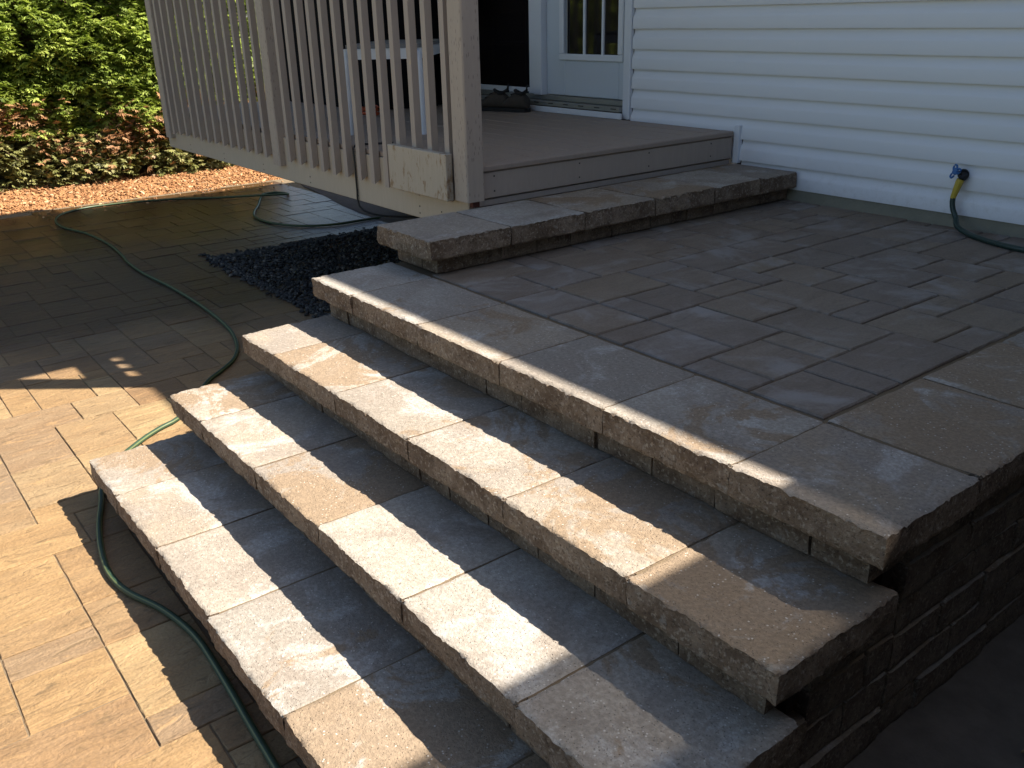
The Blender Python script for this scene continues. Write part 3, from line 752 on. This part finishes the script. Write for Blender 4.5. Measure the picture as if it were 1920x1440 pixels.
V, F, T = sprays(4200, 9, 0.16, 0.98, -0.6, HY1, 0.07, lambda y, z: hx(y, z)+0.05, lambda y, z: max(0.0, 0.30+1.1*N(y, z, 0, 1.7, 2))*math.exp(-((z-0.68)/0.24)**2)*1.6)
mesh_obj('dead_foliage', V, F, 'leaf_dead', hedge, tint=T)
for i in range(26):
    y = HY0+0.15+i*0.28+rnd.uniform(-.08, .08); x = -11.55+rnd.uniform(-.15, .15)
    P = [(x, y, -0.05), (x+rnd.uniform(-.03, .03), y+rnd.uniform(-.03, .03), 0.8), (x+rnd.uniform(-.06, .06), y+rnd.uniform(-.06, .06), 2.7)]
    tube('trunk', P, [0.045, 0.038, 0.015], 'bark', hedge, 7)
V = []; F = []
for i in range(25):
    for j in range(61):
        z = 0.02+2.6*i/24; y = HY0+(HY1-HY0)*j/60; V.append((hx(y, z)-0.62+0.1*N(y, z, 1, 6), y, z))
for i in range(24):
    for j in range(60): F.append((i*61+j, i*61+j+1, (i+1)*61+j+1, (i+1)*61+j))
mesh_obj('inner_branches', V, F, 'bark', hedge, 60)
V = []; F = []
for i in range(70):
    y = rnd.uniform(0.2, HY1); z = rnd.uniform(0.12, 0.8); x = -11.5
    P = [Vector((x, y, z)), Vector((x+0.25, y+rnd.uniform(-.15, .15), z+rnd.uniform(-.05, .12))), Vector((x+rnd.uniform(.4, .75), y+rnd.uniform(-.35, .35), z+rnd.uniform(-.25, .1)))]
    v, f = tube_data(catmull(P, 0.1), 0.0035, 4); n = len(V); V += v; F += [tuple(q+n for q in g) for g in f]
mesh_obj('twigs', V, F, 'bark', hedge, 40)

mv = []; mf = []
ny_, nx_ = 60, 24
for i in range(nx_+1):
    for j in range(ny_+1):
        x = -9.94-3.2*i/nx_; y = -3.2+8.3*j/ny_; u = i/nx_
        mv.append((x, y, -0.02+0.10*min(1, u*3)+0.03*N(x, y, 0, 2.2)*min(1, u*4)))
for i in range(nx_):
    for j in range(ny_): mf.append((i*(ny_+1)+j, i*(ny_+1)+j+1, (i+1)*(ny_+1)+j+1, (i+1)*(ny_+1)+j))
mulch = tag(mesh_obj('mulch_bed', mv, mf, 'mulchbase', None, 60), kind='structure')
V = []; F = []; T = []
for i in range(14000):
    x = -9.93-rnd.random()**1.3*2.0; y = rnd.uniform(-1.0, 5.0); u = (-9.94-x)/3.2
    z = -0.02+0.10*min(1, u*3)+0.03*N(x, y, 0, 2.2)*min(1, u*4)+rnd.uniform(0.0, 0.018)
    a = rnd.uniform(0, math.pi); l = rnd.uniform(0.006, 0.024)*(1.6 if rnd.random() < .12 else 1); w = l*rnd.uniform(0.2, 0.6); t_ = rnd.uniform(-0.5, 0.5)
    ca, sa = math.cos(a), math.sin(a); n = len(V)
    for (p, q, h) in ((-l, -w, -0.003), (l, -w, -0.003), (l, w, -0.003), (-l, w, -0.003), (-l*.8, -w*.8, 0.006), (l*.8, -w*.8, 0.006), (l*.8, w*.8, 0.006), (-l*.8, w*.8, 0.006)):
        V.append((x+p*ca-q*sa, y+p*sa+q*ca, z+h+p*t_))
    F += [(n, n+1, n+5, n+4), (n+1, n+2, n+6, n+5), (n+2, n+3, n+7, n+6), (n+3, n, n+4, n+7), (n+4, n+5, n+6, n+7)]
    T += [min(1, max(0, rnd.gauss(.52, .25)))]*5
for i in range(160):
    x = -9.9+abs(rnd.gauss(0, 0.28)); y = rnd.uniform(-0.6, 4.2); z = 0.004; a = rnd.uniform(0, math.pi); l = rnd.uniform(0.008, 0.02); w = l*0.4
    ca, sa = math.cos(a), math.sin(a); n = len(V)
    for (p, q, h) in ((-l, -w, -0.003), (l, -w, -0.003), (l, w, -0.003), (-l, w, -0.003), (-l*.8, -w*.8, 0.004), (l*.8, -w*.8, 0.004), (l*.8, w*.8, 0.004), (-l*.8, w*.8, 0.004)):
        V.append((x+p*ca-q*sa, y+p*sa+q*ca, z+h))
    F += [(n, n+1, n+5, n+4), (n+1, n+2, n+6, n+5), (n+2, n+3, n+7, n+6), (n+3, n, n+4, n+7), (n+4, n+5, n+6, n+7)]
    T += [rnd.random()]*5
tag(mesh_obj('bark_mulch', V, F, 'chips', None, None, tint=T), 'orange bark mulch strip under the cedar hedge', 'mulch', kind='stuff')

tag(mesh_obj('gravel_bed', [(-6.76, 2.30, -0.006), (-3.42, 2.30, -0.006), (-3.42, 4.32, -0.006), (-6.76, 4.32, -0.006)], [(0, 1, 2, 3)], 'core'), kind='structure')
V = []; F = []; T = []
ico = [(0, 0, 1), (.9, 0, .4), (.28, .85, .4), (-.72, .53, .4), (-.72, -.53, .4), (.28, -.85, .4), (.72, .53, -.4), (-.28, .85, -.4), (-.9, 0, -.4), (-.28, -.85, -.4), (.72, -.53, -.4), (0, 0, -1)]
icf = [(0, 1, 2), (0, 2, 3), (0, 3, 4), (0, 4, 5), (0, 5, 1), (1, 6, 2), (2, 7, 3), (3, 8, 4), (4, 9, 5), (5, 10, 1), (6, 7, 2), (7, 8, 3), (8, 9, 4), (9, 10, 5), (10, 6, 1)]
for i in range(11000):
    if i % 14 == 0: x = rnd.uniform(-7.0, -3.45); y = 2.30-abs(rnd.gauss(0, 0.035))
    elif i % 37 == 1: x = -6.76-abs(rnd.gauss(0, 0.06)); y = rnd.uniform(2.25, 4.0)
    else: x = rnd.uniform(-6.85, -3.42); y = 2.27+rnd.random()**1.25*1.75
    if x < -6.76 and y < 2.28 and rnd.random() < .6: continue
    r_ = rnd.uniform(0.008, 0.019); n = len(V); a = rnd.uniform(0, 6.28); ca, sa = math.cos(a), math.sin(a)
    sx, sy, sz = r_*rnd.uniform(.8, 1.4), r_*rnd.uniform(.6, 1.1), r_*rnd.uniform(.45, .9)
    zc = 0.004+rnd.random()*0.026*(1 if y > 2.33 and x > -6.7 else 0.2)
    for (p, q, h) in ico:
        p *= sx*rnd.uniform(.75, 1.2); q *= sy*rnd.uniform(.75, 1.2); h *= sz*rnd.uniform(.75, 1.2)
        V.append((x+p*ca-q*sa, y+p*sa+q*ca, max(zc+h, -0.004)))
    F += [tuple(n+e for e in f) for f in icf]
    T += [rnd.random()]*len(icf)
tag(mesh_obj('gravel', V, F, 'gravel', None, None, tint=T), 'dark slate gravel bed beside and under the deck', 'gravel', kind='stuff')
# soil bed with a curved edge along the house corner
P = [(-9.9, 4.42), (-9.25, 4.23), (-8.77, 4.17), (-8.0, 4.035), (-7.48, 3.975), (-7.1, 3.96), (-6.77, 3.96)]
V = []; F = []
for (x, y) in P: V += [(x, y, 0.002), (x+0.02, y+0.05, 0.02), (x+0.05, y+0.4, 0.05), (x+0.05, y+1.6, 0.06)]
for i in range(len(P)-1):
    for j in range(3): F.append((i*4+j, (i+1)*4+j, (i+1)*4+j+1, i*4+j+1))
tag(mesh_obj('soil_bed', V, F, 'soil', None, 60), kind='structure')

# ------------------------------------------------------------------ small things
HP = [(-7.174, 4.11), (-7.205, 3.878), (-7.21, 3.603), (-7.30, 3.387), (-7.483, 3.231), (-7.745, 3.145), (-8.046, 3.161), (-8.288, 3.258), (-8.539, 3.402), (-8.874, 3.568), (-9.07, 3.682), (-9.091, 3.82), (-8.93, 3.893), (-8.83, 3.80), (-8.962, 3.559), (-9.252, 3.22), (-9.474, 2.911), (-9.604, 2.575), (-9.661, 2.279), (-9.63, 2.023), (-9.45, 1.80), (-9.157, 1.69), (-8.797, 1.683), (-8.386, 1.771), (-7.831, 1.805), (-7.337, 1.775), (-7.099, 1.747), (-6.678, 1.738), (-6.189, 1.769), (-5.736, 1.775), (-5.374, 1.763), (-5.054, 1.735), (-4.844, 1.692), (-4.663, 1.632), (-4.515, 1.549), (-4.403, 1.441), (-4.30, 1.33), (-4.08, 1.17), (-3.942, 1.057), (-3.889, 0.96), (-3.807, 0.846), (-3.66, 0.70), (-3.48, 0.605), (-3.341, 0.564), (-3.182, 0.515), (-3.008, 0.476), (-2.836, 0.457), (-2.688, 0.474), (-2.536, 0.527), (-2.407, 0.555), (-2.301, 0.566), (-2.183, 0.564), (-2.047, 0.558), (-1.876, 0.548), (-1.71, 0.54), (-1.5, 0.53), (-1.2, 0.50)]
P = []
for i, (x, y) in enumerate(HP):
    z = 0.0118
    if i in (13, 14): z = 0.03
    P.append((x, y, z))
tag(tube('garden_hose', P, 0.0108, 'hose', None, 16, ('stripe', (2, 6)), 0.03), 'long green garden hose snaking across the lower patio past the steps', 'hose')

tap = empty('outdoor_tap', label='outdoor tap with blue triangular handle on the white siding', cat='tap')
tube('valve_body', [(-2.118, 4.33, 0.950), (-2.112, 4.302, 0.949), (-2.100, 4.282, 0.947), (-2.106, 4.273, 0.935), (-2.1085, 4.270, 0.925)], [0.014, 0.015, 0.018, 0.017, 0.014], 'black', tap, 12)
tube('wall_flange', [(-2.1165, 4.300, 0.950), (-2.117, 4.308, 0.950)], 0.026, 'black', tap, 14)
tube('stem', [(-2.100, 4.282, 0.950), (-2.128, 4.252, 0.969)], 0.006, 'black', tap, 8)
# handle: three-lobed ring with open loops
hc = Vector((-2.130, 4.250, 0.970)); nrm = Vector((-0.45, -0.82, 0.35)).normalized()
u_ = nrm.cross(Vector((0, 0, 1))).normalized(); w_ = u_.cross(nrm)
ring = []
for i in range(37):
    a = 2*math.pi*i/36; rr = 0.023+0.012*math.cos(3*(a-0.9)); ring.append(hc+u_*math.cos(a)*rr+w_*math.sin(a)*rr)
hd = tube('handle', ring, 0.0048, 'blue', tap, 8)
tube('handle_hub', [hc-nrm*0.005, hc+nrm*0.005], 0.016, 'blue', tap, 12)
for i in range(3):
    a = 0.9+math.pi/3+i*2*math.pi/3; tube('handle_spoke', [hc, hc+(u_*math.cos(a)+w_*math.sin(a))*0.011], 0.005, 'blue', tap, 8)

h2 = empty('tap_hose', label='dark green hose with yellow end sleeve hanging from the outdoor tap', cat='hose')
tube('end_sleeve', [(-2.1085, 4.270, 0.932), (-2.113, 4.268, 0.915), (-2.121, 4.267, 0.880), (-2.130, 4.266, 0.842)], [0.0175, 0.0178, 0.0155, 0.0130], 'yellow', h2, 14)
tube('hose', [(-2.128, 4.266, 0.85), (-2.128, 4.265, 0.825), (-2.118, 4.262, 0.79), (-2.095, 4.256, 0.755), (-2.058, 4.21, 0.726), (-1.977, 4.16, 0.712), (-1.873, 4.10, 0.712), (-1.779, 4.065, 0.712), (-1.675, 4.045, 0.712), (-1.4, 4.03, 0.712), (-1.1, 4.06, 0.712)], 0.0125, 'hose_dark', h2, 12, step=0.02)

tag(tube('black_cable', [(-4.50, 2.62, 1.046), (-4.545, 2.50, 1.047), (-4.563, 2.43, 1.047), (-4.566, 2.405, 1.03), (-4.566, 2.404, 0.95), (-4.566, 2.404, 0.80), (-4.565, 2.404, 0.74), (-4.54, 2.42, 0.69), (-4.46, 2.52, 0.655), (-4.3, 2.75, 0.65), (-4.1, 3.1, 0.70)], 0.0055, 'black', None, 8, step=0.02), 'black cable hanging over the rim of the deck', 'cable')

# white low bench on the deck
bench = empty('white_bench', label='low white-framed bench with grey top seen behind the deck slats', cat='bench')
A = Vector((-4.745, 2.977, 0)); B = Vector((-5.04, 2.651, 0)); ax = (A-B).normalized(); pv = Vector((-ax.y, ax.x, 0)); Lb = 1.05
cs = [B, A, A+pv*Lb, B+pv*Lb]
def beam(name, p, q, w, z0, z1, mat, parent):
    d = (q-p).normalized(); s = Vector((-d.y, d.x, 0))*w/2
    V = [tuple(v+Vector((0, 0, z))) for z in (z0, z1) for v in (p-s, q-s, q+s, p+s)]
    return mesh_obj(name, V, [(0, 3, 2, 1), (4, 5, 6, 7), (0, 1, 5, 4), (1, 2, 6, 5), (2, 3, 7, 6), (3, 0, 4, 7)], mat, parent)
for i in range(4):
    p, q = cs[i], cs[(i+1) % 4]; d = (q-p).normalized()*0.02
    beam('apron', p+d, q-d, 0.025, 1.468, 1.525, 'whitemetal', bench)
cen = (cs[0]+cs[2])/2
V = [tuple(v+(cen-v)*0.02+Vector((0, 0, z))) for z in (1.527, 1.548) for v in cs]
mesh_obj('bench_top', V, [(0, 3, 2, 1), (4, 5, 6, 7), (0, 1, 5, 4), (1, 2, 6, 5), (2, 3, 7, 6), (3, 0, 4, 7)], 'greytop', bench)
for c_ in cs:
    o_ = (c_-cen); o_ = Vector((o_.x, o_.y, 0)).normalized()
    tube('leg', [c_-o_*0.05+Vector((0, 0, 1.515)), c_-o_*0.02+Vector((0, 0, 1.49)), c_-o_*0.005+Vector((0, 0, 1.42)), c_+Vector((0, 0, 1.25)), c_+o_*0.01+Vector((0, 0, 1.04))], 0.018, 'whitemetal', bench, 10, step=0.03)

# covered barbecue
bbq = empty('covered_barbecue', label='large black covered barbecue standing behind the deck slats', cat='barbecue')
V = []; F = []; n = 40; lev = 12
for j in range(lev+1):
    z = 1.045+1.25*j/lev; sh = 1.0 if j < lev-2 else (0.93 if j == lev-2 else 0.80 if j == lev-1 else 0.55)
    for i in range(n):
        a = 2*math.pi*i/n; ca, sa = math.cos(a), math.sin(a); e = 0.35
        x = -6.97+0.80*math.copysign(abs(ca)**e, ca)*sh; y = 3.78+0.36*math.copysign(abs(sa)**e, sa)*sh
        f = 0.03*math.sin(a*9+j*0.3)*(1-j/lev)
        V.append((x*(1)+f*ca, y+f*sa, z))
for j in range(lev):
    for i in range(n):
        b = (i+1) % n; F.append((j*n+i, j*n+b, (j+1)*n+b, (j+1)*n+i))
F.append(tuple(lev*n+i for i in range(n)))
mesh_obj('cover', V, F, 'cloth', bbq, 50)
for x in (-7.35, -6.35): tube('wheel', [(x, 3.45, 1.08), (x, 3.49, 1.08)], 0.035, 'black', bbq, 12)
P = []
for i in range(46):
    a = i*0.62; P.append((-5.93+0.06*math.cos(a)+0.008*math.sin(i*1.7), 3.28+0.06*math.sin(a), 1.05+0.0012*i+0.006*math.sin(i*0.9)))
tag(tube('orange_cord', P, 0.006, 'orange', None, 6), 'coiled orange extension cord lying on the deck boards behind the slats', 'cord')

# dark metal chair near the wall
ch = empty('metal_chair', label='thin black metal chair against the siding behind the slats', cat='chair')
cx, cy = -6.22, 3.72
for (dx, dy) in ((0, 0), (0.42, 0), (0, 0.4), (0.42, 0.4)):
    tube('leg', [(cx+dx, cy+dy, 1.04), (cx+dx*0.95+0.01, cy+dy*0.96, 1.48 if dy == 0 else 1.95)], 0.010, 'black', ch, 8)
box('seat', cx-0.01, cx+0.43, cy-0.01, cy+0.41, 1.47, 1.49, 'black', ch, 0.004)
box('backrest', cx+0.02, cx+0.40, cy+0.375, cy+0.39, 1.70, 1.94, 'black', ch, 0.004)

# boots
def boot(loc, rz, label):
    r = empty('work_boot', label=label, cat='boot', group='boots beside the patio door')
    rot = Matrix.Translation(loc) @ Matrix.Rotation(rz, 4, 'Z')
    secs = [(-0.145, .020, .050), (-0.14, .034, .105), (-0.10, .040, .135), (-0.05, .040, .135), (0.0, .040, .110), (0.05, .046, .080), (0.10, .048, .066), (0.14, .042, .056), (0.165, .026, .040), (0.172, .010, .028)]
    V = []; F = []; n = 14
    for (x, w, h) in secs:
        for i in range(n):
            a = math.pi*2*i/n; s_, c_ = math.sin(a), math.cos(a)
            V.append(tuple(rot @ Vector((x, w*math.copysign(abs(c_)**0.7, c_), 0.022+(h-0.022)*(0.5+0.5*math.copysign(abs(s_)**0.7, s_))))))
    for i in range(len(secs)-1):
        for k in range(n):
            b = (k+1) % n; F.append((i*n+k, i*n+b, (i+1)*n+b, (i+1)*n+k))
    F.append(tuple(range(n))[::-1]); F.append(tuple((len(secs)-1)*n+k for k in range(n)))
    mesh_obj('upper', V, F, 'leather', r, 60)
    V = []; F = []
    out = [(-0.152, 0.0), (-0.145, .034), (-0.1, .043), (0, .040), (0.08, .052), (0.14, .046), (0.175, .018), (0.178, 0)]
    ring = out + [(x, -w) for (x, w) in out[-2:0:-1]]
    for z in (0.0, 0.026): V += [tuple(rot @ Vector((x, y, z))) for (x, y) in ring]
    n = len(ring)
    F = [tuple(range(n))[::-1], tuple(range(n, 2*n))]+[(i, (i+1) % n, n+(i+1) % n, n+i) for i in range(n)]
    mesh_obj('sole', V, F, 'sole', r)
    P = []
    for i in range(12):
        a = 2*math.pi*i/12; P.append(Vector((-0.085+0.05*math.cos(a), 0.034*math.sin(a), 0.137+0.012*math.sin(a*2+1))))
    tube('collar', [rot @ p for p in P+P[:1]], 0.010, 'sole', r, 8)
    tube('pull_loop', [rot @ Vector(p) for p in ((-0.14, -0.012, .13), (-0.152, -0.012, .175), (-0.15, 0, .188), (-0.152, 0.012, .175), (-0.14, 0.012, .13))], 0.006, 'sole', r, 8)
    V = [tuple(rot @ Vector(p)) for p in ((-0.1595, -0.009, .145), (-0.1595, 0.009, .145), (-0.1615, 0.009, .172), (-0.1615, -0.009, .172), (-0.157, -0.009, .145), (-0.157, 0.009, .145), (-0.159, 0.009, .172), (-0.159, -0.009, .172))]
    mesh_obj('loop_tag', V, [(0, 1, 2, 3), (4, 7, 6, 5), (0, 4, 5, 1), (1, 5, 6, 2), (2, 6, 7, 3), (3, 7, 4, 0)], 'white', r)
    tube('laces', [rot @ Vector(p) for p in ((-0.03, -.02, .128), (-.005, .022, .118), (.015, -.02, .104), (.035, .02, .093), (.055, -.02, .084))], 0.004, 'sole', r, 6)
    return r
boot((-5.56, 4.08, 1.041), math.radians(205), 'left brown work boot with black loop on the deck by the patio door')
boot((-5.39, 4.15, 1.041), math.radians(190), 'right brown work boot, nearer the door sill, with black loop')

# one dry leaf on the shaded ground
V = []; F = []
for i in range(7):
    t_ = i/6; w = 0.016*math.sin(math.pi*min(1, t_*0.95+0.03)); x = -0.60+0.06*t_; y = 1.98+0.035*t_; z = 0.010+0.014*math.sin(t_*3.0)
    V += [(x-w*0.5, y+w*0.86, z+0.005), (x, y, z), (x+w*0.5, y-w*0.86, z+0.007)]
for i in range(6):
    for j in range(2): F.append((i*3+j, (i+1)*3+j, (i+1)*3+j+1, i*3+j+1))
tag(mesh_obj('dry_leaf', V, F, 'chipleaf', None, 60), 'curled dry brown leaf on the shaded ground beside the wall', 'leaf')
